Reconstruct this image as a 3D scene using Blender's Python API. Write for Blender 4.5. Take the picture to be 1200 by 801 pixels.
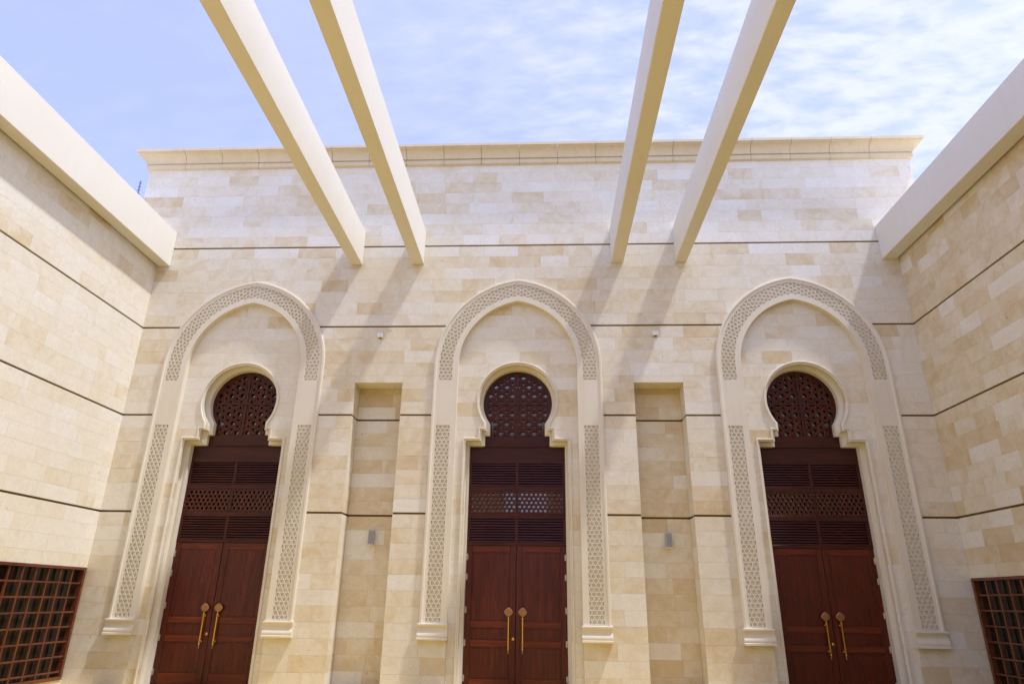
import bpy, math, random
from mathutils import Matrix, Vector, noise as mnoise

for o in list(bpy.data.objects):
    bpy.data.objects.remove(o, do_unlink=True)
scene = bpy.context.scene
C = scene.collection
RND = random.Random(7)

# ------------------------------------------------------------------ camera
FPX = 775.4                       # focal length in pixels of the 1200 px wide photograph
PITCH, YAW, ROLL = 0.372315, -0.049972, 0.014121
CAM = Vector((0.57, -13.971, 1.64))


def cam_axes():
    cp, sp, cy, sy = math.cos(PITCH), math.sin(PITCH), math.cos(YAW), math.sin(YAW)
    rz = lambda v: Vector((cy * v[0] + sy * v[1], -sy * v[0] + cy * v[1], v[2]))
    f, u, x = rz((0, cp, sp)), rz((0, -sp, cp)), rz((1, 0, 0))
    c, s = math.cos(ROLL), math.sin(ROLL)
    return c * x + s * u, -s * x + c * u, f


AX, AU, AF = cam_axes()
cd = bpy.data.cameras.new('camera')
cam = bpy.data.objects.new('camera', cd)
C.objects.link(cam)
cam.matrix_world = Matrix(((AX.x, AU.x, -AF.x, CAM.x), (AX.y, AU.y, -AF.y, CAM.y), (AX.z, AU.z, -AF.z, CAM.z), (0, 0, 0, 1)))
cd.sensor_fit = 'HORIZONTAL'
cd.sensor_width = 36
cd.lens = FPX * 36 / 1200
cd.clip_start = 0.05
cd.clip_end = 5000
scene.camera = cam


def px_size(corners):
    """Largest visible share of a piece: area in pixels of its box in the picture, 0 outside."""
    xs, ys = [], []
    for p in corners:
        v = Vector(p) - CAM
        z = v.dot(AF)
        if z < 0.1:
            return 0
        xs.append(600 + FPX * v.dot(AX) / z)
        ys.append(400 - FPX * v.dot(AU) / z)
    w = min(max(xs), 1200) - max(min(xs), 0)
    h = min(max(ys), 800) - max(min(ys), 0)
    return w * h if w > 0 and h > 0 else 0


# ------------------------------------------------------------------ sun and sky
SUN = Vector((0.42, -0.14, 1.0)).normalized()       # towards the sun
elev = math.asin(SUN.z)
azim = math.atan2(SUN.x, SUN.y)
sl = bpy.data.lights.new('sun', 'SUN')
sl.energy = 1.75
sl.angle = math.radians(2.6)
sl.color = (1.0, 0.98, 0.95)
sun = bpy.data.objects.new('sun', sl)
C.objects.link(sun)
sun.rotation_euler = SUN.to_track_quat('Z', 'Y').to_euler()
sun.location = (20, -10, 40)

world = bpy.data.worlds.new('World')
scene.world = world
world.use_nodes = True
wt = world.node_tree
for n in list(wt.nodes):
    wt.nodes.remove(n)


def node(nt, t, **kw):
    n = nt.nodes.new(t)
    for k, v in kw.items():
        setattr(n, k, v)
    return n


def math_node(nt, op, a, b=None, clamp=False):
    n = node(nt, 'ShaderNodeMath', operation=op, use_clamp=clamp)
    for i, v in enumerate((a, b)):
        if v is None:
            continue
        if isinstance(v, (int, float)):
            n.inputs[i].default_value = v
        else:
            nt.links.new(v, n.inputs[i])
    return n.outputs[0]


def ramp(nt, fac, stops, interp='LINEAR'):
    n = node(nt, 'ShaderNodeValToRGB')
    cr = n.color_ramp
    cr.interpolation = interp
    while len(cr.elements) < len(stops):
        cr.elements.new(0.5)
    for e, (p, c) in zip(cr.elements, stops):
        e.position = p
        e.color = (c[0], c[1], c[2], 1) if not isinstance(c, (int, float)) else (c, c, c, 1)
    nt.links.new(fac, n.inputs[0])
    return n.outputs[0]


def mixc(nt, fac, a, b, mode='MIX'):
    n = node(nt, 'ShaderNodeMix', data_type='RGBA', blend_type=mode)
    for i, v in ((0, fac), (6, a), (7, b)):
        if isinstance(v, (int, float)):
            n.inputs[i].default_value = v
        elif isinstance(v, tuple):
            n.inputs[i].default_value = (*v, 1)
        else:
            nt.links.new(v, n.inputs[i])
    return n.outputs[2]


def node_lum(c):
    n = node(wt, 'ShaderNodeRGBToBW')
    wt.links.new(c, n.inputs[0])
    return n.outputs[0]


SKY_STRENGTH = 0.15
sky = node(wt, 'ShaderNodeTexSky', sky_type='NISHITA')
sky.sun_disc = False
sky.sun_elevation = elev
sky.sun_rotation = azim
sky.air_density = 1.0
sky.dust_density = 1.2
sky.ozone_density = 1.5
tc = node(wt, 'ShaderNodeTexCoord')
sep = node(wt, 'ShaderNodeSeparateXYZ')
wt.links.new(tc.outputs['Generated'], sep.inputs[0])
den = math_node(wt, 'ADD', math_node(wt, 'MAXIMUM', sep.outputs[2], 0.0), 0.12)
cmb = node(wt, 'ShaderNodeCombineXYZ')
wt.links.new(math_node(wt, 'DIVIDE', sep.outputs[0], den), cmb.inputs[0])
wt.links.new(math_node(wt, 'DIVIDE', sep.outputs[1], den), cmb.inputs[1])


def cloud_noise(scale, detail, rough, dist, sx, sy, rot, loc=(0, 0, 0)):
    m = node(wt, 'ShaderNodeMapping')
    m.inputs['Rotation'].default_value = (0, 0, math.radians(rot))
    m.inputs['Scale'].default_value = (sx, sy, 1)
    m.inputs['Location'].default_value = loc
    wt.links.new(cmb.outputs[0], m.inputs[0])
    n = node(wt, 'ShaderNodeTexNoise')
    n.inputs['Scale'].default_value = scale
    n.inputs['Detail'].default_value = detail
    n.inputs['Roughness'].default_value = rough
    n.inputs['Distortion'].default_value = dist
    wt.links.new(m.outputs[0], n.inputs['Vector'])
    return n.outputs[0]


puffs = cloud_noise(15.0, 5, 0.55, 0.15, 0.75, 1.55, 38)
veil = cloud_noise(1.6, 5, 0.55, 0.2, 1.0, 1.0, 0, (2.0, 5.0, 0))
east = math_node(wt, 'MULTIPLY', sep.outputs[0], 0.40)                  # the cloud sheet thickens, and breaks into ripples, to the right
rip = math_node(wt, 'ADD', math_node(wt, 'MULTIPLY', sep.outputs[0], 1.5), 0.62, True)
rip = math_node(wt, 'MAXIMUM', rip, 0.14)
puff = math_node(wt, 'MULTIPLY', math_node(wt, 'SUBTRACT', puffs, 0.5), math_node(wt, 'MULTIPLY', rip, 2.1))
cover = math_node(wt, 'ADD', math_node(wt, 'ADD', puff, math_node(wt, 'MULTIPLY', veil, 0.55)), math_node(wt, 'ADD', east, 0.28))
cfac = ramp(wt, cover, [(0.30, 0.18), (0.55, 0.40), (0.78, 0.68), (1.0, 0.88)])
glow = math_node(wt, 'ADD', math_node(wt, 'MULTIPLY', node_lum(sky.outputs[0]), 0.55), 2.2)      # thin cloud scatters what the sky behind it sends
cloud_col = mixc(wt, 1.0, (0.82, 0.86, 1.04), glow, 'MULTIPLY')
clear = mixc(wt, 0.5, sky.outputs[0], (1.72, 1.80, 4.9))
haze_blue = mixc(wt, cfac, clear, cloud_col)
bg = node(wt, 'ShaderNodeBackground')
bg.inputs['Strength'].default_value = SKY_STRENGTH
wt.links.new(haze_blue, bg.inputs['Color'])
wo = node(wt, 'ShaderNodeOutputWorld')
wt.links.new(bg.outputs[0], wo.inputs['Surface'])

vs = scene.view_settings
vs.view_transform = 'Standard'
vs.look = 'None'
vs.gamma = 1
vs.exposure = 1.15
vs.use_curve_mapping = False


# ------------------------------------------------------------------ materials
def new_mat(name):
    m = bpy.data.materials.new(name)
    m.use_nodes = True
    nt = m.node_tree
    b = nt.nodes['Principled BSDF']
    return m, nt, b


def noise(nt, vec, scale, detail=4, rough=0.55, dist=0.0):
    n = node(nt, 'ShaderNodeTexNoise')
    n.inputs['Scale'].default_value = scale
    n.inputs['Detail'].default_value = detail
    n.inputs['Roughness'].default_value = rough
    n.inputs['Distortion'].default_value = dist
    nt.links.new(vec, n.inputs['Vector'])
    return n.outputs[0]


def bump(nt, b, height, strength, dist=0.01):
    n = node(nt, 'ShaderNodeBump')
    n.inputs['Strength'].default_value = strength
    n.inputs['Distance'].default_value = dist
    nt.links.new(height, n.inputs['Height'])
    nt.links.new(n.outputs[0], b.inputs['Normal'])


def stone_mat():
    """Honed limestone cladding; each block carries its own tone, tint and seed in the attribute 'blk'."""
    m, nt, b = new_mat('limestone')
    geo = node(nt, 'ShaderNodeNewGeometry')
    at = node(nt, 'ShaderNodeAttribute', attribute_name='blk')
    s3 = node(nt, 'ShaderNodeSeparateXYZ')
    nt.links.new(at.outputs['Vector'], s3.inputs[0])
    off = node(nt, 'ShaderNodeVectorMath', operation='SCALE')
    off.inputs[0].default_value = (37.0, 71.0, 53.0)
    nt.links.new(s3.outputs[2], off.inputs['Scale'])
    add = node(nt, 'ShaderNodeVectorMath', operation='ADD')
    nt.links.new(geo.outputs['Position'], add.inputs[0])
    nt.links.new(off.outputs[0], add.inputs[1])
    p = add.outputs[0]
    cloud = noise(nt, p, 2.2, 6, 0.62, 0.6)
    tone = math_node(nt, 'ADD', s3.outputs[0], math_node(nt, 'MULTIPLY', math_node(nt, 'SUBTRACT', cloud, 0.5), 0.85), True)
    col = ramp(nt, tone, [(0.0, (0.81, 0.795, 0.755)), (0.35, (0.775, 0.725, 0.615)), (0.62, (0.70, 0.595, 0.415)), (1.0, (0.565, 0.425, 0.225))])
    col = mixc(nt, math_node(nt, 'MULTIPLY', s3.outputs[1], 0.35), col, (0.77, 0.69, 0.55))
    # fine grain, fossils and pits
    fine = noise(nt, p, 38, 5, 0.7)
    col = mixc(nt, 0.5, col, ramp(nt, fine, [(0.28, 0.40), (0.5, 0.5), (0.75, 0.56)]), 'OVERLAY')
    honey = noise(nt, p, 1.9, 8, 0.68, 1.1)
    hm = math_node(nt, 'MULTIPLY', ramp(nt, honey, [(0.47, 0.0), (0.66, 1.0)]), math_node(nt, 'MULTIPLY', s3.outputs[0], 1.15), True)
    col = mixc(nt, hm, col, (0.61, 0.455, 0.25))
    grey = noise(nt, p, 3.4, 7, 0.66, 0.9)
    col = mixc(nt, ramp(nt, grey, [(0.52, 0.0), (0.70, 0.42)]), col, (0.64, 0.605, 0.55))
    vein = noise(nt, p, 5.5, 8, 0.7, 1.6)
    vm = ramp(nt, math_node(nt, 'ABSOLUTE', math_node(nt, 'SUBTRACT', vein, 0.5)), [(0.0, 0.30), (0.022, 0.0)])
    col = mixc(nt, vm, col, (0.50, 0.40, 0.28))
    spot = noise(nt, p, 11, 2, 0.4, 0.3)
    sm = ramp(nt, spot, [(0.755, 0.0), (0.80, 0.55)])
    col = mixc(nt, sm, col, (0.30, 0.22, 0.14))
    nt.links.new(col, b.inputs['Base Color'])
    nt.links.new(ramp(nt, fine, [(0.2, 0.62), (0.8, 0.46)]), b.inputs['Roughness'])
    b.inputs['Specular IOR Level'].default_value = 0.35
    h = math_node(nt, 'ADD', math_node(nt, 'MULTIPLY', fine, 0.4), cloud)
    bump(nt, b, h, 0.10, 0.01)
    return m


def plain_mat(name, col, col2, scale, rough, spec=0.3, bstr=0.08, streak=0.0):
    m, nt, b = new_mat(name)
    geo = node(nt, 'ShaderNodeNewGeometry')
    p = geo.outputs['Position']
    n1 = noise(nt, p, scale, 6, 0.6, 0.3)
    c = mixc(nt, ramp(nt, n1, [(0.3, 0.0), (0.72, 1.0)]), col, col2)
    f = noise(nt, p, 60, 4, 0.7)
    c = mixc(nt, 0.35, c, ramp(nt, f, [(0.3, 0.44), (0.7, 0.55)]), 'OVERLAY')
    if streak:
        mp = node(nt, 'ShaderNodeMapping')
        mp.inputs['Scale'].default_value = (5, 5, 0.35)
        nt.links.new(p, mp.inputs[0])
        s = noise(nt, mp.outputs[0], 2.0, 5, 0.65)
        c = mixc(nt, math_node(nt, 'MULTIPLY', ramp(nt, s, [(0.52, 0.0), (0.75, 1.0)]), streak), c, (col2[0] * .75, col2[1] * .7, col2[2] * .6))
    nt.links.new(c, b.inputs['Base Color'])
    b.inputs['Roughness'].default_value = rough
    b.inputs['Specular IOR Level'].default_value = spec
    bump(nt, b, f, bstr, 0.004)
    return m


def wood_mat(name, axis, gain=None, coat=0.05):
    m, nt, b = new_mat(name)
    geo = node(nt, 'ShaderNodeNewGeometry')
    oi = node(nt, 'ShaderNodeObjectInfo')
    off = node(nt, 'ShaderNodeVectorMath', operation='SCALE')
    off.inputs[0].default_value = (13.0, 29.0, 17.0)
    nt.links.new(oi.outputs['Random'], off.inputs['Scale'])
    add = node(nt, 'ShaderNodeVectorMath', operation='ADD')
    nt.links.new(geo.outputs['Position'], add.inputs[0])
    nt.links.new(off.outputs[0], add.inputs[1])
    mp = node(nt, 'ShaderNodeMapping')
    mp.inputs['Scale'].default_value = {'z': (9, 9, 0.55), 'x': (0.55, 9, 9), 'y': (9, 0.55, 9)}[axis]
    nt.links.new(add.outputs[0], mp.inputs[0])
    g = noise(nt, mp.outputs[0], 2.4, 8, 0.68, 0.8)
    f = noise(nt, mp.outputs[0], 11, 5, 0.7, 0.2)
    c = ramp(nt, g, [(0.25, (0.026, 0.0055, 0.0032)), (0.48, (0.055, 0.0100, 0.0050)), (0.62, (0.088, 0.017, 0.0070)), (0.82, (0.140, 0.034, 0.012))])
    c = mixc(nt, 0.55, c, ramp(nt, f, [(0.3, 0.36), (0.7, 0.58)]), 'OVERLAY')
    if gain:
        c = mixc(nt, 1.0, c, gain, 'MULTIPLY')
    nt.links.new(c, b.inputs['Base Color'])
    nt.links.new(ramp(nt, g, [(0.3, 0.46), (0.7, 0.22)]), b.inputs['Roughness'])
    b.inputs['Specular IOR Level'].default_value = 0.28
    b.inputs['Coat Weight'].default_value = coat
    b.inputs['Coat Roughness'].default_value = 0.22
    bump(nt, b, f, 0.06, 0.003)
    return m


def simple_mat(name, col, rough, metal=0.0, spec=0.5):
    m, nt, b = new_mat(name)
    geo = node(nt, 'ShaderNodeNewGeometry')
    n1 = noise(nt, geo.outputs['Position'], 25, 5, 0.6)
    c = mixc(nt, ramp(nt, n1, [(0.35, 0.0), (0.7, 1.0)]), col, tuple(x * 0.8 for x in col))
    nt.links.new(c, b.inputs['Base Color'])
    b.inputs['Roughness'].default_value = rough
    b.inputs['Metallic'].default_value = metal
    b.inputs['Specular IOR Level'].default_value = spec
    return m


M = {}
M['stone'] = stone_mat()
M['cast'] = plain_mat('cast_stone', (0.76, 0.71, 0.62), (0.72, 0.66, 0.555), 1.3, 0.62, 0.3, 0.06, 0.22)
M['cornice'] = plain_mat('cornice_stone', (0.72, 0.62, 0.45), (0.66, 0.555, 0.385), 1.6, 0.62, 0.3, 0.06, 0.30)  # tan deepened to put the overhang's shade into the colour
M['plaster'] = plain_mat('beam_plaster', (0.78, 0.75, 0.68), (0.75, 0.715, 0.64), 0.8, 0.7, 0.25, 0.08, 0.12)
M['mortar'] = plain_mat('mortar', (0.23, 0.15, 0.05), (0.18, 0.115, 0.04), 6, 0.9, 0.1, 0.2)
M['wood_z'] = wood_mat('mahogany_upright', 'z')
M['wood_x'] = wood_mat('mahogany_level', 'x', (0.85, 0.80, 0.95))
M['wood_lattice'] = wood_mat('mahogany_fretwork', 'z', (1.25, 1.35, 1.4))
M['wood_door'] = wood_mat('varnished_mahogany_upright', 'z', (1.35, 0.82, 0.66), 0.2)
M['wood_rail'] = wood_mat('varnished_mahogany_level', 'x', (2.1, 1.75, 1.2), 0.12)
M['wood_y'] = wood_mat('varnished_teak_along', 'y', (2.2, 3.4, 3.0), 0.4)
M['wood_w'] = wood_mat('varnished_teak_upright', 'z', (2.2, 3.4, 3.0), 0.4)
M['glass'] = simple_mat('dark_glass', (0.010, 0.008, 0.009), 0.03, 0.0, 0.5)
M['glass'].node_tree.nodes['Principled BSDF'].inputs['IOR'].default_value = 2.2
M['window_glass'] = simple_mat('window_glass', (0.022, 0.013, 0.009), 0.12, 0.0, 0.3)
M['brass'] = simple_mat('brass', (0.72, 0.46, 0.14), 0.24, 1.0)
M['bronze'] = simple_mat('bronze', (0.40, 0.22, 0.11), 0.38, 1.0)
M['steel'] = simple_mat('steel', (0.62, 0.58, 0.52), 0.35, 0.9)
M['grey'] = simple_mat('grey_metal', (0.50, 0.51, 0.55), 0.5, 0.1)
M['grille'] = simple_mat('grey_grille', (0.36, 0.37, 0.41), 0.6, 0.1)
M['white'] = simple_mat('white_plastic', (0.88, 0.90, 0.94), 0.4)
M['lens'] = simple_mat('dark_lens', (0.03, 0.03, 0.035), 0.15)
M['mast'] = simple_mat('dark_metal', (0.16, 0.17, 0.20), 0.5, 0.3)
M['paving'] = plain_mat('paving', (0.58, 0.41, 0.07), (0.52, 0.36, 0.055), 0.7, 0.5, 0.4, 0.05)
M['earth'] = plain_mat('earth', (0.42, 0.34, 0.24), (0.36, 0.29, 0.20), 0.2, 0.9, 0.1, 0.2)


# ------------------------------------------------------------------ mesh helpers
class MB:
    """Collects faces; build() links them as one mesh object."""

    def __init__(s):
        s.v, s.f, s.c = [], [], []

    def face(s, pts, col=None):
        i = len(s.v)
        s.v += [tuple(p) for p in pts]
        s.f.append(tuple(range(i, i + len(pts))))
        s.c.append(col)

    def grid(s, rows, closed=False):
        """rows: list of equal-length point lists."""
        i = len(s.v)
        n = len(rows[0])
        for r in rows:
            s.v += [tuple(p) for p in r]
        for a in range(len(rows) - 1):
            for k in range(n if closed else n - 1):
                k2 = (k + 1) % n
                s.f.append((i + a * n + k, i + a * n + k2, i + (a + 1) * n + k2, i + (a + 1) * n + k))
                s.c.append(None)

    def box(s, x0, x1, y0, y1, z0, z1, bevel=0.0):
        if bevel:
            b = bevel
            ring = lambda z, d: [(x0 + d, y0, z), (x1 - d, y0, z), (x1, y0 + d, z), (x1, y1 - d, z), (x1 - d, y1, z), (x0 + d, y1, z), (x0, y1 - d, z), (x0, y0 + d, z)]
            ins = lambda z: [(x0 + b, y0 + b, z), (x1 - b, y0 + b, z), (x1 - b, y0 + b, z), (x1 - b, y1 - b, z), (x1 - b, y1 - b, z), (x0 + b, y1 - b, z), (x0 + b, y1 - b, z), (x0 + b, y0 + b, z)]
            rows = [ins(z0), ring(z0 + b, b), ring(z1 - b, b), ins(z1)]
            s.grid(rows, True)
            s.face([(x0 + b, y1 - b, z0), (x1 - b, y1 - b, z0), (x1 - b, y0 + b, z0), (x0 + b, y0 + b, z0)])
            s.face([(x0 + b, y0 + b, z1), (x1 - b, y0 + b, z1), (x1 - b, y1 - b, z1), (x0 + b, y1 - b, z1)])
            return
        p = [(x, y, z) for z in (z0, z1) for y in (y0, y1) for x in (x0, x1)]
        for f in ((0, 1, 5, 4), (1, 3, 7, 5), (3, 2, 6, 7), (2, 0, 4, 6), (4, 5, 7, 6), (0, 2, 3, 1)):
            s.face([p[k] for k in f])

    def lathe(s, prof, cx, cy, n=14):
        """prof: (radius, z) pairs, turned about the upright line through cx, cy."""
        s.grid([[(cx + r * math.cos(2 * math.pi * k / n), cy + r * math.sin(2 * math.pi * k / n), z) for k in range(n)] for r, z in prof], True)

    def lathe_y(s, prof, cx, cz, n=14):
        s.grid([[(cx + r * math.cos(2 * math.pi * k / n), y, cz + r * math.sin(2 * math.pi * k / n)) for k in range(n)] for r, y in prof], True)

    def data(s, name, mat):
        me = bpy.data.meshes.new(name)
        me.from_pydata(s.v, [], s.f)
        if any(c is not None for c in s.c):
            a = me.attributes.new('blk', 'FLOAT_VECTOR', 'FACE')
            for i, c in enumerate(s.c):
                a.data[i].vector = c or (0.3, 0, 0)
        me.materials.append(mat)
        me.update()
        return me

    def build(s, name, mat, parent=None, loc=None, smooth=None):
        me = s.data(name, mat)
        return link(name, me, parent, loc, smooth)


def link(name, me, parent=None, loc=None, smooth=None):
    o = bpy.data.objects.new(name, me)
    C.objects.link(o)
    if parent is not None:
        o.parent = parent
    if loc is not None:
        o.location = loc
    if smooth:
        me.shade_smooth()
        me.set_sharp_from_angle(angle=math.radians(smooth))
    return o


def tag(o, label=None, cat=None, group=None, kind=None):
    for k, v in (('label', label), ('category', cat), ('group', group), ('kind', kind)):
        if v:
            o[k] = v
    return o


def empty(name, loc=(0, 0, 0)):
    o = bpy.data.objects.new(name, None)
    o.empty_display_size = 0.3
    o.location = loc
    C.objects.link(o)
    return o


def offset_path(pts, t):
    """Mitred offset of an open polyline to its left side by t."""
    out = []
    n = len(pts)
    for i in range(n):
        ns = []
        for a, b in ((i - 1, i), (i, i + 1)):
            if a >= 0 and b < n:
                dx, dy = pts[b][0] - pts[a][0], pts[b][1] - pts[a][1]
                l = math.hypot(dx, dy)
                ns.append((-dy / l, dx / l))
        if len(ns) == 1:
            nx, ny = ns[0]
            out.append((pts[i][0] + nx * t, pts[i][1] + ny * t))
        else:
            mx, my = ns[0][0] + ns[1][0], ns[0][1] + ns[1][1]
            d = 1 + ns[0][0] * ns[1][0] + ns[0][1] * ns[1][1]
            out.append((pts[i][0] + mx * t / d, pts[i][1] + my * t / d))
    return out


def sweep(mb, path, prof, place):
    """prof: (offset, height) pairs; place(a, b, h) gives the 3-D point."""
    cols = [[place(p[0], p[1], h) for p in offset_path(path, t)] for t, h in prof]
    mb.grid(cols)


# ------------------------------------------------------------------ stone blocks
GROOVES = (3.3, 5.4, 7.5, 9.6)
ROW = 0.3
JT = 0.0009          # half a joint
GT = 0.022           # half a groove


def tone():
    r = RND.random()
    if r < 0.58:
        t = RND.uniform(0.10, 0.32)
    elif r < 0.88:
        t = RND.uniform(0.26, 0.44)
    else:
        t = RND.uniform(0.42, 0.62)
    return t


class Cladding:
    """Blocks of one thing: the 300 largest in the picture become parts, the rest one part."""

    def __init__(s, owner):
        s.owner, s.items, s.core = owner, [], MB()

    def row(s, place, z0, z1, lo, hi, breaks=(), bias=0.0, lmin=0.42, lmax=1.12, thick=0.043, core=True, groove=True):
        """place(u, z, d) -> point (d = depth behind the face); lo, hi: limits as numbers or functions of z."""
        fl = lo if callable(lo) else (lambda z: lo)
        fh = hi if callable(hi) else (lambda z: hi)
        gz = GROOVES if groove else ()
        zb = z0 + (GT if any(abs(z0 - g) < 1e-4 for g in gz) else JT)
        zt = z1 - (GT if any(abs(z1 - g) < 1e-4 for g in gz) else JT)
        curved = callable(lo) or callable(hi)
        zs = [zb, zt]
        if curved:
            zs = sorted(set([zb, zt] + [zb + (zt - zb) * k / 8 for k in range(1, 8)] + [b for b in breaks if zb < b < zt]))
        eps = 1e-5
        samples = [(fl(z), fh(z)) for a, b in zip(zs, zs[1:]) for z in (a + eps, b - eps)]
        u0, u1 = min(a for a, _ in samples), max(b for _, b in samples)
        if u1 - u0 < 0.02:
            return
        if core:
            zz = [z0] + zs[1:-1] + [z1]
            for a, b in zip(zz, zz[1:]):
                la, ha, lb, hb = fl(a + eps), fh(a + eps), fl(b - eps), fh(b - eps)
                if ha > la or hb > lb:
                    s.core.face([place(la, a, thick + .003), place(max(la, ha), a, thick + .003), place(max(lb, hb), b, thick + .003), place(lb, b, thick + .003)])
        joints = [u0]
        while True:
            l = RND.triangular(lmin, lmax, lmin * .55 + lmax * .45)
            if joints[-1] + l > u1 - lmin * 0.55:
                break
            joints.append(joints[-1] + l)
        if len(joints) > 1:
            j = RND.uniform(-.16, .16)
            joints = [u0] + [x + j for x in joints[1:] if u0 + .2 < x + j < u1 - .2]
        joints.append(u1)
        for a, b in zip(joints, joints[1:]):
            c0 = place((a + b) / 2, (z0 + z1) / 2, 0)
            drift = mnoise.noise(Vector((c0[0] * .45 + c0[1] * .45, c0[2] * .8, 3.1))) * 0.22
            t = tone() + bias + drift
            if RND.random() < 0.11:
                t = RND.uniform(0.04, 0.14)                # an odd pale block
            elif RND.random() < 0.10:
                t += 0.14                                  # and an odd warm one
            col = (min(1, max(0.03, t)), RND.random(), RND.random())
            d = RND.uniform(0.0, 0.0016)
            strips = []
            for p, q in zip(zs, zs[1:]):
                cl = lambda x, z: min(max(x, fl(z)), fh(z))
                l0, r0 = cl(a + JT, p + eps), cl(b - JT, p + eps)
                l1, r1 = cl(a + JT, q - eps), cl(b - JT, q - eps)
                if r0 - l0 > 0.004 or r1 - l1 > 0.004:
                    strips.append((p, q, l0, r0, l1, r1))
            if not strips:
                continue
            faces = []
            for k, (p, q, l0, r0, l1, r1) in enumerate(strips):
                P = lambda u, z, dd: place(u, z, dd)
                faces.append([P(l0, p, d), P(r0, p, d), P(r1, q, d), P(l1, q, d)])
                faces.append([P(l0, p, thick), P(l0, p, d), P(l1, q, d), P(l1, q, thick)])
                faces.append([P(r0, p, d), P(r0, p, thick), P(r1, q, thick), P(r1, q, d)])
                if k == 0:
                    faces.append([P(l0, p, thick), P(r0, p, thick), P(r0, p, d), P(l0, p, d)])
                if k == len(strips) - 1:
                    faces.append([P(l1, q, d), P(r1, q, d), P(r1, q, thick), P(l1, q, thick)])
            f = strips
            corners = [place(min(x[2] for x in f), f[0][0], d), place(max(x[3] for x in f), f[0][0], d), place(min(x[4] for x in f), f[-1][1], d), place(max(x[5] for x in f), f[-1][1], d)]
            s.items.append((px_size(corners), faces, col))

    def finish(s, limit=300):
        s.items.sort(key=lambda t: -t[0])
        seen = s.items[:limit]
        rest = s.items[limit:]
        for _, faces, col in seen:
            m = MB()
            for f in faces:
                m.face(f, col)
            m.build('stone_block', M['stone'], s.owner)
        if rest:
            m = MB()
            for _, faces, col in rest:
                for f in faces:
                    m.face(f, col)
            o = m.build('stone_cladding', M['stone'], s.owner)
            tag(o, kind='stuff')
        if s.core.f:
            s.core.build('mortar_bed', M['mortar'], s.owner)


def rows(z0, z1):
    """Course limits between two heights, on the grid the grooves give."""
    out, z = [], z0
    while z < z1 - 1e-6:
        nz = min(z1, (math.floor(z / ROW + 1e-6) + 1) * ROW)
        out.append((round(z, 5), round(nz, 5)))
        z = nz
    return out


# ------------------------------------------------------------------ the ground
g = MB()
g.face([(-600, -600, -0.06), (600, -600, -0.06), (600, 600, -0.06), (-600, 600, -0.06)])
tag(g.build('ground', M['earth']), kind='structure')
pv = MB()
for i in range(24):
    for j in range(26):
        pv.box(-9.0 + i * .75 + .003, -9.0 + (i + 1) * .75 - .003, -19.4 + j * .75 + .003, -19.4 + (j + 1) * .75 - .003, -0.05, -0.002 + RND.uniform(-.001, .001))
tag(pv.build('courtyard_paving', M['paving']), kind='structure')

# ------------------------------------------------------------------ the hall with its three portals
hall = empty('prayer_hall')
tag(hall, 'cream limestone hall front with three carved arch portals facing the courtyard', 'building')
clad = Cladding(hall)
PX = (-6.25, 0.0, 6.25)             # portal centres
NX = (-3.10, 3.10)                  # niche centres
NH, NTOP, NDEEP = 0.535, 6.14, 0.47
ZS, CC, RO = 6.55, 0.256, 2.126     # springing, centre offset and outer radius of the pointed arch


def arch_x(z, inset):
    r = RO - inset
    d = r * r - (z - ZS) ** 2
    return max(0.0, -CC + math.sqrt(d)) if d > 0 else 0.0


def surround_mid(z):
    if z < 0.95:
        return 1.33
    if z < ZS:
        return 1.60
    return arch_x(z, 0.27)


def horse_mid(z):
    if z < 4.85:
        return 1.10
    if z < 5.08:
        return 0.77
    if z < 5.263:
        return 0.665
    d = 0.83 ** 2 - (z - 5.76) ** 2
    return math.sqrt(d) if d > 0 else 0.0


def face_y(y0):
    return lambda u, z, d: (u, y0 + d, z)


FRONT = face_y(0.0)
WALL_TOP = 11.92


def course_bias(z):
    """Block tone by height: paler at the top of the front, warmer lower down."""
    return -0.04 if z > 9.0 else (0.05 if z > 7.4 else 0.11)


for z0, z1 in rows(0, WALL_TOP):
    ext = 8.86 if z1 <= 9.61 else 9.6
    zm = (z0 + z1) / 2
    marks = []
    if z0 < 8.388:
        marks += [(x, 'p') for x in PX]
    if z0 < NTOP:
        marks += [(x, 'n') for x in NX]
    marks.sort()
    left = -ext
    for x, kind in marks:
        if kind == 'p':
            hi = (lambda z, x=x: x - surround_mid(z))
            nxt = (lambda z, x=x: x + surround_mid(z))
        else:
            hi, nxt = x - NH, x + NH
        clad.row(FRONT, z0, z1, left, hi, (0.95,), bias=course_bias(z0))
        left = nxt
    clad.row(FRONT, z0, z1, left, ext, (0.95,), bias=course_bias(z0))
    for x in NX:
        if z0 < NTOP < z1:
            clad.row(FRONT, NTOP, z1, x - NH, x + NH)

# niches: back, two reveals and the soffit
for x in NX:
    for z0, z1 in rows(0, NTOP):
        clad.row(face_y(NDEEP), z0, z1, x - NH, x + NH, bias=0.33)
        clad.row(lambda u, z, d, x=x: (x - NH - d, u, z), z0, z1, 0.0435, NDEEP - .001, lmin=1)
        clad.row(lambda u, z, d, x=x: (x + NH + d, u, z), z0, z1, 0.0435, NDEEP - .001, lmin=1)
    clad.row(lambda u, v, d, x=x: (u, v, NTOP + d), 0.0435, NDEEP + .04, x - NH, x + NH, groove=False)

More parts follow.
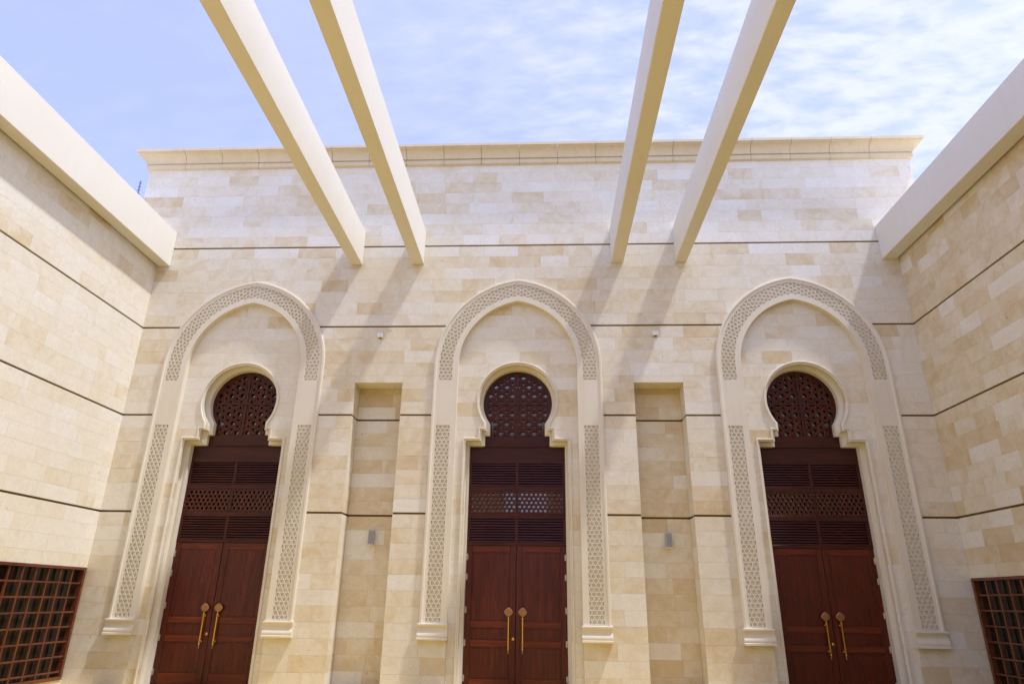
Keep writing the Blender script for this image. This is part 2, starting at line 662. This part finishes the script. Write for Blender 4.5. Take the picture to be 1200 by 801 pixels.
# tympanum inside each portal
TY = 0.10
for px in PX:
    ty = lambda u, z, d, px=px: (px + u, TY + d, z)
    brk = (4.85, 5.08, 5.263, 6.59)
    for z0, z1 in rows(0, 8.20):
        if z0 >= 6.55:
            hi = (lambda z: arch_x(z, 0.49))
        elif z1 > 6.55:
            hi = (lambda z: 1.38 if z < ZS else arch_x(z, 0.49))
        else:
            hi = 1.345 if z1 <= 0.95 else 1.38
        hf = hi if callable(hi) else (lambda z, h=hi: h)
        if z0 >= 6.59:
            clad.row(ty, z0, z1, (lambda z: -hf(z)), hf, brk, groove=False)
        elif z1 > 6.59:
            clad.row(ty, z0, z1, (lambda z: horse_mid(z)), hf, brk, groove=False)
            clad.row(ty, z0, z1, (lambda z: -hf(z)), (lambda z: -horse_mid(z)), brk, groove=False)
        else:
            lm = 0.2 if z1 < 4.9 else 0.42
            clad.row(ty, z0, z1, horse_mid, hf, brk, lmin=lm, groove=False)
            clad.row(ty, z0, z1, (lambda z: -hf(z)), (lambda z: -horse_mid(z)), brk, lmin=lm, groove=False)
    for s in (-1, 1):                                      # return of the recess below the corbels
        for z0, z1 in rows(0, 0.95):
            clad.row(lambda u, z, d, s=s, px=px: (px + s * (1.3305 + d), u, z), z0, z1, 0.0432, 0.112, lmin=1, core=False, groove=False, thick=0.012)
clad.finish()

# body of the hall behind the cladding
m = MB()
m.face([(-9.58, 0.06, 0), (-9.58, 14, 0), (-9.58, 14, 12.3), (-9.58, 0.06, 12.3)])
m.face([(9.58, 0.06, 0), (9.58, 0.06, 12.3), (9.58, 14, 12.3), (9.58, 14, 0)])
m.face([(-9.58, 14, 0), (9.58, 14, 0), (9.58, 14, 12.3), (-9.58, 14, 12.3)])
m.face([(-9.58, 0.06, 12.3), (9.58, 0.06, 12.3), (9.58, 14, 12.3), (-9.58, 14, 12.3)])
m.face([(-9.58, 1.2, 0), (9.58, 1.2, 0), (9.58, 1.2, 12.3), (-9.58, 1.2, 12.3)])
m.build('hall_body', M['cast'], hall)

# cornice, block by block, with mitred returns at both ends
CP = [(0.0, 11.905), (0.075, 11.925), (0.075, 12.03), (0.05, 12.036), (0.05, 12.06), (0.095, 12.066), (0.095, 12.10)]
for k in range(1, 9):
    a = math.pi / 2 * k / 8
    CP.append((0.095 + 0.165 * (1 - math.cos(a)), 12.10 + 0.175 * math.sin(a)))
CP += [(0.26, 12.30), (0.30, 12.306), (0.30, 12.375), (0.0, 12.40), (-0.4, 12.40)]
NB = 20
edges = [-9.6 + 19.2 * k / NB for k in range(NB + 1)]
for k in range(NB):
    a, b = edges[k] + .005, edges[k + 1] - .005
    m = MB()
    dy = RND.uniform(-.003, .003)
    if k == 0:
        path = [(-9.6, 2.0), (-9.6, dy), (b, dy)]
    elif k == NB - 1:
        path = [(a, dy), (9.6, dy), (9.6, 2.0)]
    else:
        path = [(a, dy), (b, dy)]
    sweep(m, path, [(-t, z) for t, z in CP], lambda x, y, h: (x, y, h))
    for e in (path[0], path[-1]):                          # end faces, seen in the open joint
        if e[1] < 1:
            m.face([(e[0], dy - t, z) for t, z in CP] + [(e[0], dy + .4, 11.905)])
    m.build('cornice_block', M['cornice'], hall, smooth=30)
m = MB()
m.box(-9.57, 9.57, -0.012, 0.06, 11.91, 12.29)
m.build('cornice_joint_bed', M['mortar'], hall)


# ---- strapwork: straight bars of a hexagram lattice, clipped to a region
def star_bars(u0, u1, v0, v1, a, inside=None, u_phase=0.0, v_phase=0.0, rosette=False):
    """Segments ((u,v),(u,v)) of a hexagon-and-triangle lattice of period a inside a rectangle."""
    segs = []
    sp = a * math.sqrt(3) / 2
    cu, cv = (u0 + u1) / 2 + u_phase, (v0 + v1) / 2 + v_phase
    reach = math.hypot(u1 - u0, v1 - v0) / 2 + a
    n = int(reach / sp) + 2
    fam = [(0, sp), (60, sp), (120, sp)]
    if rosette:                                            # a second, denser weave turned by 30 degrees
        fam += [(30, a / 2), (90, a / 2), (150, a / 2)]
        n = int(reach / (a / 2)) + 2
    for ang, sp in fam:
        dx, dy = math.cos(math.radians(ang)), math.sin(math.radians(ang))
        nx, ny = -dy, dx
        for k in range(-n, n + 1):
            o = (k + 0.5) * sp
            px_, py_ = cu + nx * o, cv + ny * o
            t0, t1 = -reach * 2, reach * 2
            ok = True
            for p, d, lo, hi in ((px_, dx, u0, u1), (py_, dy, v0, v1)):
                if abs(d) < 1e-9:
                    if not lo <= p <= hi:
                        ok = False
                else:
                    ta, tb = sorted(((lo - p) / d, (hi - p) / d))
                    t0, t1 = max(t0, ta), min(t1, tb)
            if not ok or t1 - t0 < a * 0.15:
                continue
            if inside is None:
                segs.append(((px_ + dx * t0, py_ + dy * t0), (px_ + dx * t1, py_ + dy * t1)))
            else:
                st, run = a / 16, None
                steps = int((t1 - t0) / st) + 1
                for i in range(steps + 1):
                    t = min(t1, t0 + i * st)
                    q = (px_ + dx * t, py_ + dy * t)
                    if inside(*q):
                        run = (run[0], q) if run else (q, q)
                    else:
                        if run and run[0] != run[1]:
                            segs.append(run)
                        run = None
                if run and run[0] != run[1]:
                    segs.append(run)
    return segs


def bars_mesh(mb, segs, w, place, h_top, h_bot, piece=None):
    """Each segment becomes a flat-topped bar; place(u, v, h)."""
    for (a, b) in segs:
        l = math.hypot(b[0] - a[0], b[1] - a[1])
        if l < 1e-6:
            continue
        nx, ny = -(b[1] - a[1]) / l * w / 2, (b[0] - a[0]) / l * w / 2
        k = max(1, int(math.ceil(l / piece))) if piece else 1
        cols = [[], [], [], []]
        e = RND.uniform(-0.0006, 0.0006)
        for i in range(k + 1):
            u, v = a[0] + (b[0] - a[0]) * i / k, a[1] + (b[1] - a[1]) * i / k
            cols[0].append(place(u + nx * 1.25, v + ny * 1.25, h_bot))
            cols[1].append(place(u + nx, v + ny, h_top + e))
            cols[2].append(place(u - nx, v - ny, h_top + e))
            cols[3].append(place(u - nx * 1.25, v - ny * 1.25, h_bot))
        mb.grid(cols)


def star_studs(mb, segs, a, place, h_top, h_bot):
    """A small faceted stud where two bars cross."""
    done = set()
    for i, (p, q) in enumerate(segs):
        for (r, t) in segs[i + 1:]:
            d1, d2 = (q[0] - p[0], q[1] - p[1]), (t[0] - r[0], t[1] - r[1])
            den = d1[0] * d2[1] - d1[1] * d2[0]
            if abs(den) < 1e-9:
                continue
            k = ((r[0] - p[0]) * d2[1] - (r[1] - p[1]) * d2[0]) / den
            l = ((r[0] - p[0]) * d1[1] - (r[1] - p[1]) * d1[0]) / den
            if not (0 <= k <= 1 and 0 <= l <= 1):
                continue
            u, v = p[0] + d1[0] * k, p[1] + d1[1] * k
            key = (round(u, 3), round(v, 3))
            if key in done:
                continue
            done.add(key)
            w = a * 0.19
            ring = [(u + w * math.cos(math.pi / 3 * j), v + w * math.sin(math.pi / 3 * j)) for j in range(6)]
            for j in range(6):
                A, B = ring[j], ring[(j + 1) % 6]
                mb.face([place(A[0], A[1], h_bot), place(B[0], B[1], h_bot), place(u, v, h_top)])


# ---- one portal surround (built for the middle portal, shared by the others)
def arch_path():
    """Outer edge of the surround from the left foot over the apex, with arc length: [(x, z)]."""
    pts = []
    a1 = math.acos(CC / RO)
    n = 40
    right = [(-CC + RO * math.cos(a1 * k / n), ZS + RO * math.sin(a1 * k / n)) for k in range(n + 1)]
    return right


RIGHT = arch_path()
FOOT, P_TOP, A_BOT = 1.21, 5.16, 6.19


def half_sections():
    """(z-like stations) list of (base point, inward direction, carved?) for the right half, foot to apex."""
    st = []
    for z, c in ((FOOT, 0), (FOOT + .012, 0), (FOOT + .012, 1), (P_TOP, 1), (P_TOP, 0), (A_BOT, 0), (A_BOT, 1)):
        st.append(((1.87, z), (-1.0, 0.0), c))
    n = 40
    a1 = math.acos(CC / RO)
    for k in range(n + 1):
        a = a1 * k / n
        st.append(((-CC + RO * math.cos(a), ZS + RO * math.sin(a)), (-math.cos(a), -math.sin(a)), 1))
    return st


SPROF = [(0.0, 0.03, 0), (0.0, -0.042, 0), (0.012, -0.056, 0), (0.048, -0.058, 0), (0.058, -0.046, 0), (0.072, -0.040, 0),
         (0.125, -0.040, 0), (0.1251, -0.040, 1), (0.4149, -0.040, 1), (0.415, -0.040, 0), (0.545, -0.040, 0), (0.545, 0.155, 0)]
DEEP = 0.032


def inner_to_apex(p, d, o):
    """Point at inset o; near the apex the inset curves of both halves meet on the centre line."""
    x, z = p[0] + d[0] * o, p[1] + d[1] * o
    if x < 0:
        r = RO - o
        x, z = 0.0, ZS + math.sqrt(r * r - CC * CC)
    return x, z


m = MB()
for s in (-1, 1):
    cols = []
    for (o, y, rec) in SPROF:
        col = []
        for (p, d, c) in half_sections():
            x, z = inner_to_apex(p, d, o)
            col.append((s * x, y + (DEEP if rec and c else 0), z))
        cols.append(col)
    m.grid(cols)
sur_me = m.data('arch_surround', M['cast'])

# carved strapwork panels on the legs, and the band round the arch
BAR = 0.0145
m = MB()
segs = star_bars(0, 0.29, FOOT + .012, P_TOP, 0.0967, v_phase=0.01)
bars_mesh(m, segs, BAR, lambda u, v, h: (u, h, v), -0.038, -0.006)
panel_me = m.data('carved_panel', M['cast'])

m = MB()
a1 = math.acos(CC / RO)
R_MID = RO - 0.27
L_ST = ZS - A_BOT
L_ARC = R_MID * math.acos(CC / R_MID)
for s in (-1, 1):
    def place(u, v, h, s=s):
        o = 0.125 + u
        if v < L_ST:
            x, z = 1.87 - o, A_BOT + v
        else:
            r = RO - o
            t = (v - L_ST) / L_ARC
            a = t * math.acos(CC / r)
            x, z = -CC + r * math.cos(a), ZS + r * math.sin(a)
        return (s * x, h, z)
    segs = star_bars(0, 0.29, 0, L_ST + L_ARC, 0.0967)
    bars_mesh(m, segs, BAR, place, -0.038, -0.006, 0.06)
band_me = m.data('carved_band', M['cast'])

# corbel under each leg
m = MB()
KP = [(-0.02, 1.212), (0.095, 1.206), (0.098, 1.202), (0.098, 1.176), (0.094, 1.172), (0.082, 1.168), (0.076, 1.150), (0.060, 1.128), (0.056, 1.100), (0.062, 1.068), (0.080, 1.035), (0.092, 1.0), (0.092, 0.968), (0.084, 0.955), (0.104, 0.950), (0.107, 0.946), (0.107, 0.912), (0.103, 0.908), (-0.12, 0.903)]
rows_k = [[(x, -t, z) for x in (-0.296, 0.296)] for t, z in KP]
m.grid(rows_k)
for x in (-0.296, 0.296):
    m.face([(x, -t, z) for t, z in KP] + [(x, 0.12, 1.212)])
corbel_me = m.data('corbel', M['cast'])

# stepped horseshoe frame round the doorway
HP = [(1.15, -0.02), (1.15, 4.90), (0.82, 4.90), (0.82, 5.13), (0.715, 5.13), (0.715, 5.247)]
n = 40
b0 = math.atan2(5.247 - 5.76, 0.715)
HP += [(0.88 * math.cos(b0 + (math.pi / 2 - b0) * k / n), 5.76 + 0.88 * math.sin(b0 + (math.pi / 2 - b0) * k / n)) for k in range(1, n + 1)]
HPATH = HP + [(-x, z) for x, z in HP[-2::-1]]
FPROF = [(-0.016, 0.115), (-0.016, 0.074), (-0.010, 0.068), (0.014, 0.068), (0.020, 0.078), (0.020, 0.235), (0.027, 0.25)]
for k in range(1, 7):
    a = math.pi / 2 * k / 6
    FPROF.append((0.027 + 0.068 * (1 - math.cos(a)), 0.25 + 0.06 * math.sin(a)))
FPROF += [(0.110, 0.312), (0.110, 0.50)]
m = MB()
sweep(m, HPATH, FPROF, lambda x, z, h: (x, h, z))
frame_me = m.data('doorway_frame', M['cast'])

# ---- joinery
DY = 0.42                           # front of the timber
leaf_w = 1.03
m = MB()
# fanlight: ring, bars and the block below it
ZC, RW = 5.76, 0.785


def fan_in(x, z, r=0.70):
    if z > 5.39:
        return x * x + (z - ZC) ** 2 < r * r and abs(x) < r
    return abs(x) < 0.56


ring_o, ring_i = [], []
fb = math.atan2(5.36 - ZC, 0.64)
for k in range(49):
    a = fb + (math.pi - 2 * fb) * k / 48
    ring_o.append((RW * math.cos(a), ZC + RW * math.sin(a)))
    ring_i.append((0.70 * math.cos(a), ZC + 0.70 * math.sin(a)))
ring_o = [(0.64, 5.02)] + ring_o + [(-0.64, 5.02)]
ring_i = [(0.56, 5.02)] + ring_i + [(-0.56, 5.02)]
m.grid([[(x, DY + .05, z) for x, z in ring_o], [(x, DY + .012, z) for x, z in ring_o], [(x, DY + .012, z) for x, z in ring_i], [(x, DY + .07, z) for x, z in ring_i]])
m.box(-0.026, 0.026, DY + .004, DY + .06, 5.02, 6.46)
m.box(-0.69, -0.0221, DY + .010, DY + .06, 5.748, 5.788)
m.box(0.0221, 0.69, DY + .010, DY + .06, 5.748, 5.788)
fan_me = m.data('fanlight', M['wood_z'])
fan_parts = []
for sx in (-1, 1):
    for (za, zb) in ((5.03, 5.748), (5.788, 6.47)):
        m = MB()
        seg = star_bars(-0.70, 0.70, 5.03, 6.47, 0.25, (lambda x, z, sx=sx, za=za, zb=zb: za <= z <= zb and sx * x > 0.02 and fan_in(x, z, .715)), rosette=True)
        bars_mesh(m, seg, 0.024, lambda u, v, h: (u, h, v), DY + .020, DY + .060)
        star_studs(m, seg, 0.11, lambda u, v, h: (u, h, v), DY + .012, DY + .022)
        fan_parts.append(m.data('lattice', M['wood_lattice']))
m = MB()
m.face([(-0.76, DY + .085, 5.02), (0.76, DY + .085, 5.02), (0.76, DY + .085, 6.53), (-0.76, DY + .085, 6.53)])
fan_glass = m.data('pane', M['glass'])

# transom panel between the block and the leaves
m = MB()
T = DY + .02


def rail(mb, x0, x1, z0, z1, y=T, d=.04):
    mb.box(x0, x1, y, y + d, z0, z1, 0.004)


rail(m, -1.05, 1.05, 4.43, 4.80)
for z0, z1 in ((3.835, 3.945), (3.255, 3.365), (2.715, 2.775)):
    rail(m, -1.05, 1.05, z0, z1)
for x0, x1 in ((-1.05, -0.985), (-0.03, 0.03), (0.985, 1.05)):
    for z0, z1 in ((3.945, 4.43), (3.365, 3.835), (2.775, 3.255)):
        rail(m, x0, x1, z0, z1, T - .001)
transom_me = m.data('transom', M['wood_x'])
m = MB()
rail(m, -0.735, 0.735, 4.80, 5.03, DY - .005, .07)
rail(m, -0.745, 0.745, 4.785, 4.803, DY - .015, .06)
block_me = m.data('head_block', M['wood_x'])
louvres, lattices = [], []
for x0, x1 in ((-0.985, -0.03), (0.03, 0.985)):
    for z0, z1 in ((3.945, 4.43), (2.775, 3.255)):
        m = MB()
        ns = 9
        p = (z1 - z0) / ns
        for k in range(ns):
            zc = z0 + (k + .5) * p
            m.grid([[(x0, T + .004, zc - p * .36), (x1, T + .004, zc - p * .36)], [(x0, T + .010, zc + p * .10), (x1, T + .010, zc + p * .10)],
                    [(x0, T + .036, zc + p * .46), (x1, T + .036, zc + p * .46)], [(x0, T + .040, zc + p * .30), (x1, T + .040, zc + p * .30)],
                    [(x0, T + .012, zc - p * .42), (x1, T + .012, zc - p * .42)], [(x0, T + .004, zc - p * .36), (x1, T + .004, zc - p * .36)]])
        louvres.append(m.data('louvre', M['wood_x']))
    m = MB()
    segs = star_bars(x0, x1, 3.365, 3.835, 0.0985)
    bars_mesh(m, segs, 0.026, lambda u, v, h: (u, h, v), T + .006, T + .034)
    star_studs(m, segs, 0.0985, lambda u, v, h: (u, h, v), T + .001, T + .008)
    lattices.append(m.data('lattice', M['wood_lattice']))
m = MB()
m.face([(-1.06, T + .06, 2.7), (1.06, T + .06, 2.7), (1.06, T + .06, 4.8), (-1.06, T + .06, 4.8)])
tr_glass = m.data('pane', M['glass'])

# door leaf (left one runs -1.03..-0.003), mirrored for the right
LY = DY + .03


def leaf_mesh(s):
    f = MB()
    X = lambda a, b: (min(s * a, s * b), max(s * a, s * b))
    for a, b in ((0.005, 0.125), (0.915, 1.035)):
        x0, x1 = X(a, b)
        f.box(x0, x1, LY, LY + .05, 0.01, 2.712, 0.004)
    f2 = []
    for z0, z1 in ((2.585, 2.708), (1.135, 1.245), (0.785, 0.895), (0.012, 0.20)):
        x0, x1 = X(0.1255, 0.9145)
        r = MB()
        r.box(x0, x1, LY + .0015, LY + .045, z0, z1, 0.004)
        f2.append(r.data('rail', M['wood_rail']))
    pans = []
    for z0, z1 in ((1.245, 2.585), (0.895, 1.135), (0.20, 0.785)):
        p = MB()
        x0, x1 = X(0.1255, 0.9145)
        p.box(x0, x1, LY + .014, LY + .04, z0, z1, 0.002)
        x0, x1 = X(0.15, 0.89)
        p.box(x0, x1, LY + .010, LY + .020, z0 + .025, z1 - .025, 0.004)
        pans.append(p.data('panel', M['wood_door']))
    return f.data('door_leaf', M['wood_door']), f2, pans


LEAF = {s: leaf_mesh(s) for s in (-1, 1)}


def handle_meshes():
    r = MB()
    y = LY - .060
    r.lathe([(0.0, .665), (.006, .668), (.010, .69), (.006, .712), (.0135, .722), (.021, .735), (.0135, .75), (.017, .76), (.017, 1.30), (.024, 1.312), (.024, 1.325), (.010, 1.335), (.007, 1.352), (.0, 1.354)], 0, y, 12)
    for z in (.80, 1.275):
        r.lathe_y([(.022, LY + .004), (.022, LY - .006), (.010, LY - .010), (.010, y - .004), (.017, y - .012), (.012, y - .024), (0, y - .026)], 0, z, 12)
    rod = r.data('handle', M['brass'])
    f = MB()                                            # spade-shaped finial
    out = []
    for k in range(28):
        a = 2 * math.pi * k / 28
        q = abs(math.cos(a)) ** 1.65 * (1 if math.cos(a) > 0 else -1)
        w = abs(math.sin(a)) ** 1.65 * (1 if math.sin(a) > 0 else -1)
        bulge = 1 + .16 * math.cos(4 * a) * 0 + .10 * math.sin(2 * a) ** 2
        out.append((.090 * q * bulge, 1.425 + (.090 if w > 0 else .082) * w * bulge))
    f.grid([[(x * .9, y + .008, 1.425 + (z - 1.425) * .9) for x, z in out], [(x, y + .004, z) for x, z in out], [(x, y - .004, z) for x, z in out], [(x * .86, y - .009, 1.425 + (z - 1.425) * .86) for x, z in out]], True)
    f.face([(x * .86, y - .009, 1.425 + (z - 1.425) * .86) for x, z in out])
    fin = f.data('handle_finial', M['bronze'])
    k = MB()
    k.lathe_y([(.028, LY + .003), (.028, LY - .008), (.020, LY - .012), (.012, LY - .013), (.010, LY - .020), (0, LY - .021)], 0, 0, 16)
    lock = k.data('lock', M['brass'])
    h = MB()
    h.lathe([(0, -.062), (.010, -.062), (.013, -.056), (.013, .056), (.010, .062), (0, .062)], 0, LY - .008, 10)
    h.box(-.020, .020, LY - .003, LY + .002, -.055, .055)
    hinge = h.data('hinge', M['steel'])
    return rod, fin, lock, hinge


ROD, FIN, LOCK, HINGE = handle_meshes()
for me in (ROD, LOCK, HINGE, corbel_me, frame_me, sur_me, fan_me):
    me.shade_smooth()
    me.set_sharp_from_angle(angle=math.radians(32))

WHERE = ('left', 'middle', 'right')
for px, nm in zip(PX, WHERE):
    at = (px, 0, 0)
    sur = link('arch_surround', sur_me, hall, at)
    link('carved_band', band_me, sur)
    for x in (-1.745, 1.455):
        link('carved_panel', panel_me, sur, (x, 0, 0))
    for x in (-1.5975, 1.5975):
        link('corbel', corbel_me, sur, (x, 0, 0))
    link('doorway_frame', frame_me, hall, at)
    fan = link('fanlight', fan_me, hall, at)
    for me in fan_parts:
        link('lattice', me, fan)
    link('pane', fan_glass, fan)
    tr = link('transom', transom_me, hall, at)
    link('head_block', block_me, tr)
    for me in louvres:
        link('louvre', me, tr)
    for me in lattices:
        link('lattice', me, tr)
    link('pane', tr_glass, tr)
    for s in (-1, 1):
        lf, rl, pans = LEAF[s]
        leaf = link('door_leaf', lf, hall, at)
        for r in rl:
            link('rail', r, leaf)
        for p in pans:
            link('panel', p, leaf)
        link('handle', ROD, leaf, (s * 0.142, 0, 0))
        link('handle_finial', FIN, leaf, (s * 0.142, 0, 0))
        for z in (2.48, 2.09, 1.46, 0.85, 0.22):
            link('hinge', HINGE, leaf, (s * 1.022, 0, z))
        if s == -1:
            link('lock', LOCK, leaf, (-0.05, 0, 0.93))


# ------------------------------------------------------------------ the side wings
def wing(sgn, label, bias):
    w = empty('courtyard_wing', (0, 0, 0))
    tag(w, label, 'building')
    c = Cladding(w)
    XW = 8.82
    pl = lambda u, z, d: (sgn * (XW + d), u, z)
    WY0, WY1, WZ0, WZ1 = -3.08, -0.06, 0.10, 2.16
    END = -7.4
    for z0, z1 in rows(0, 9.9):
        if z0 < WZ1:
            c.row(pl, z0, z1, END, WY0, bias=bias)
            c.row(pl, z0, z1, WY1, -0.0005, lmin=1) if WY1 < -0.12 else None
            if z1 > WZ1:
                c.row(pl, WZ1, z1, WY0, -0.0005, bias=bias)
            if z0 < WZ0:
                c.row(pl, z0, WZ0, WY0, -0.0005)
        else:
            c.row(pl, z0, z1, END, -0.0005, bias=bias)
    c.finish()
    # the rest of the wing: wall beyond the picture, roof, outer walls
    b = MB()
    X = lambda a: sgn * a
    b.box(min(X(XW), X(9.4)), max(X(XW), X(9.4)), -19.6, END - .003, 0, 9.9)
    b.box(min(X(XW + .6), X(17)), max(X(XW + .6), X(17)), -19.6, 12.0, 0, 9.85) if sgn > 0 else b.box(-17, -XW - .82, -19.6, 12.0, 0, 9.85)
    b.box(min(X(XW + .06), X(XW + .82)), max(X(XW + .06), X(XW + .82)), END, -0.02, WZ1 + .02, 9.88)
    b.build('wing_body', M['cast'], w)
    # timber grid window
    f = MB()
    fx0, fx1 = sorted((X(XW - .022), X(XW + .10)))
    f.box(fx0, fx1, WY0, WY1 + .03, WZ1 - .055, WZ1, .005)
    f.box(fx0, fx1, WY0, WY1 + .03, WZ0, WZ0 + .06, .005)
    f.box(fx0, fx1, WY0, WY0 + .06, WZ0 + .06, WZ1 - .055, .005)
    f.box(fx0, fx1, WY1 - .03, WY1 + .03, WZ0 + .06, WZ1 - .055, .005)
    win = f.build('window', M['wood_y'], w)
    bx0, bx1 = sorted((X(XW + .002), X(XW + .045)))
    NV = 8
    for k in range(1, NV + 1):
        y = WY1 - .005 - k * (WY1 - WY0 - .01) / (NV + 1)
        q = MB()
        q.box(bx0, bx1, y - .017, y + .017, WZ0 + .06, WZ1 - .055, .006)
        q.build('glazing_bar', M['wood_w'], win)
    cx0, cx1 = sorted((X(XW + .008), X(XW + .05)))
    for k in range(1, 8):
        z = WZ1 - .04 - k * .268
        q = MB()
        q.box(cx0, cx1, WY0 + .06, WY1 - .03, z - .016, z + .016, .006)
        q.build('glazing_bar', M['wood_y'], win)
    p = MB()
    gx = X(XW + .085)
    p.face([(gx, WY0, WZ0), (gx, WY1, WZ0), (gx, WY1, WZ1), (gx, WY0, WZ1)])
    p.build('pane', M['window_glass'], win)
    return w


wing(-1, 'sunlit pale stone courtyard wing on the left with a brown grid window', -0.14)  # block tone paled: the sunlight on this wall is put into the colour
wing(1, 'shaded warm beige stone courtyard wing on the right with a dark grid window', 0.28)  # tanner stone, warmed further to put this wing's shade into the colour

# the fourth side of the courtyard, behind the photographer: wall with a tall gateway
m = MB()
YB = -19.6
for x0, x1, z0, z1 in ((-17, -1.45, 0, 11.6), (0.75, 17, 0, 11.6), (-1.45, 0.75, 7.4, 11.6)):
    m.box(x0 + .001, x1 - .001, YB - 1.0, YB - .01, z0, z1)
m.box(-17.05, 17.05, YB - 1.1, YB + .10, 11.601, 11.95)
tag(m.build('opposite_wall', M['cast']), kind='structure')


# ------------------------------------------------------------------ beams overhead
def beam(x0, x1, label, z0=9.10, z1=10.0):
    b = MB()
    b.box(0, x1 - x0, YB, -0.003, 0, z1 - z0, 0.008)
    o = b.build('overhead_beam', M['plaster'], None, (x0, 0, z0))
    o['kind'] = 'thing'
    tag(o, label, 'beam', 'pale plastered beams spanning the courtyard')
    return o


beam(-4.035, -3.755, 'leftmost free beam overhead, bright right side, ending above left stone niche')
beam(-2.550, -2.265, 'second free beam overhead from the left, ending left of the middle arch')
beam(2.185, 2.475, 'third free beam overhead from the left, ending right of the middle arch')
beam(3.685, 3.950, 'rightmost free beam overhead, shaded left side, ending above right stone niche')
beam(-8.785, -8.50, 'bright edge beam running along the top of the left courtyard wing', 9.11, 10.04)
beam(8.435, 8.765, 'shaded edge beam running along the top of the right courtyard wing', 9.12, 10.0)


# ------------------------------------------------------------------ small fixtures
def speaker(x, label):
    t = empty('column_speaker', (x, NDEEP, 2.69))
    tag(t, label, 'speaker', 'column speakers in the niches')
    b = MB()
    b.box(-.062, .062, -.115, -.03, 0.012, .30, .008)
    b.build('housing', M['grey'], t)
    g = MB()
    g.box(-.050, .050, -.120, -.1155, .03, .285, .002)
    for k in range(11):
        g.box(-.048, .048, -.1225, -.1205, .042 + k * .022, .052 + k * .022)
    g.build('grille', M['grille'], t)
    c = MB()
    c.box(-.064, .064, -.117, -.028, 0.0, .0115, .003)
    c.build('end_cap', M['white'], t)
    k = MB()
    k.box(-.02, .02, -.0295, 0.0, .08, .22)
    k.build('bracket', M['grey'], t)


speaker(-3.065, 'small grey column speaker on the back of the left stone niche')
speaker(3.155, 'small grey column speaker on the back of the right stone niche')


def wall_light(x, z, label):
    t = empty('wall_sensor', (x, 0, z))
    tag(t, label, 'sensor', 'small white wall boxes')
    b = MB()
    b.box(-.062, .062, -.085, 0.0, -.045, .055, .010)
    b.build('housing', M['white'], t)
    l = MB()
    l.box(-.030, .030, -.050, -.012, -.056, -.0452, .004)
    l.build('lens', M['lens'], t)


wall_light(-3.15, 7.25, 'tiny white box on the wall above the left stone niche')
wall_light(3.10, 7.27, 'tiny white box on the wall above the right stone niche')

# antenna far behind the left wing
t = empty('antenna_mast', (-14.98, 7.0, 9.85))
tag(t, 'thin dark antenna mast beyond the left wing roof against the sky', 'antenna')
m = MB()
m.lathe([(.05, 0), (.045, 4.6), (.028, 4.62), (.022, 6.75), (0, 6.76)], 0, 0, 8)
m.build('pole', M['mast'], t)
m = MB()
for k in range(5):
    z = 6.0 + k * .16
    m.box(-.09 + k * .010, .09 - k * .010, -.010, .010, z, z + .022)
m.box(-.02, .02, -.3, .3, 5.86, 5.89)
m.build('dipole', M['mast'], t)
m = MB()
m.lathe([(0, 5.42), (.10, 5.44), (.13, 5.52), (.13, 5.68), (.09, 5.76), (0, 5.78)], 0.02, 0, 10)
m.build('radio_unit', M['mast'], t)
m = MB()
m.box(-.09, .16, -.02, .02, 5.1, 5.14)
m.box(-.14, -.06, -.02, .02, 5.0, 5.3)
m.build('side_arm', M['mast'], t)
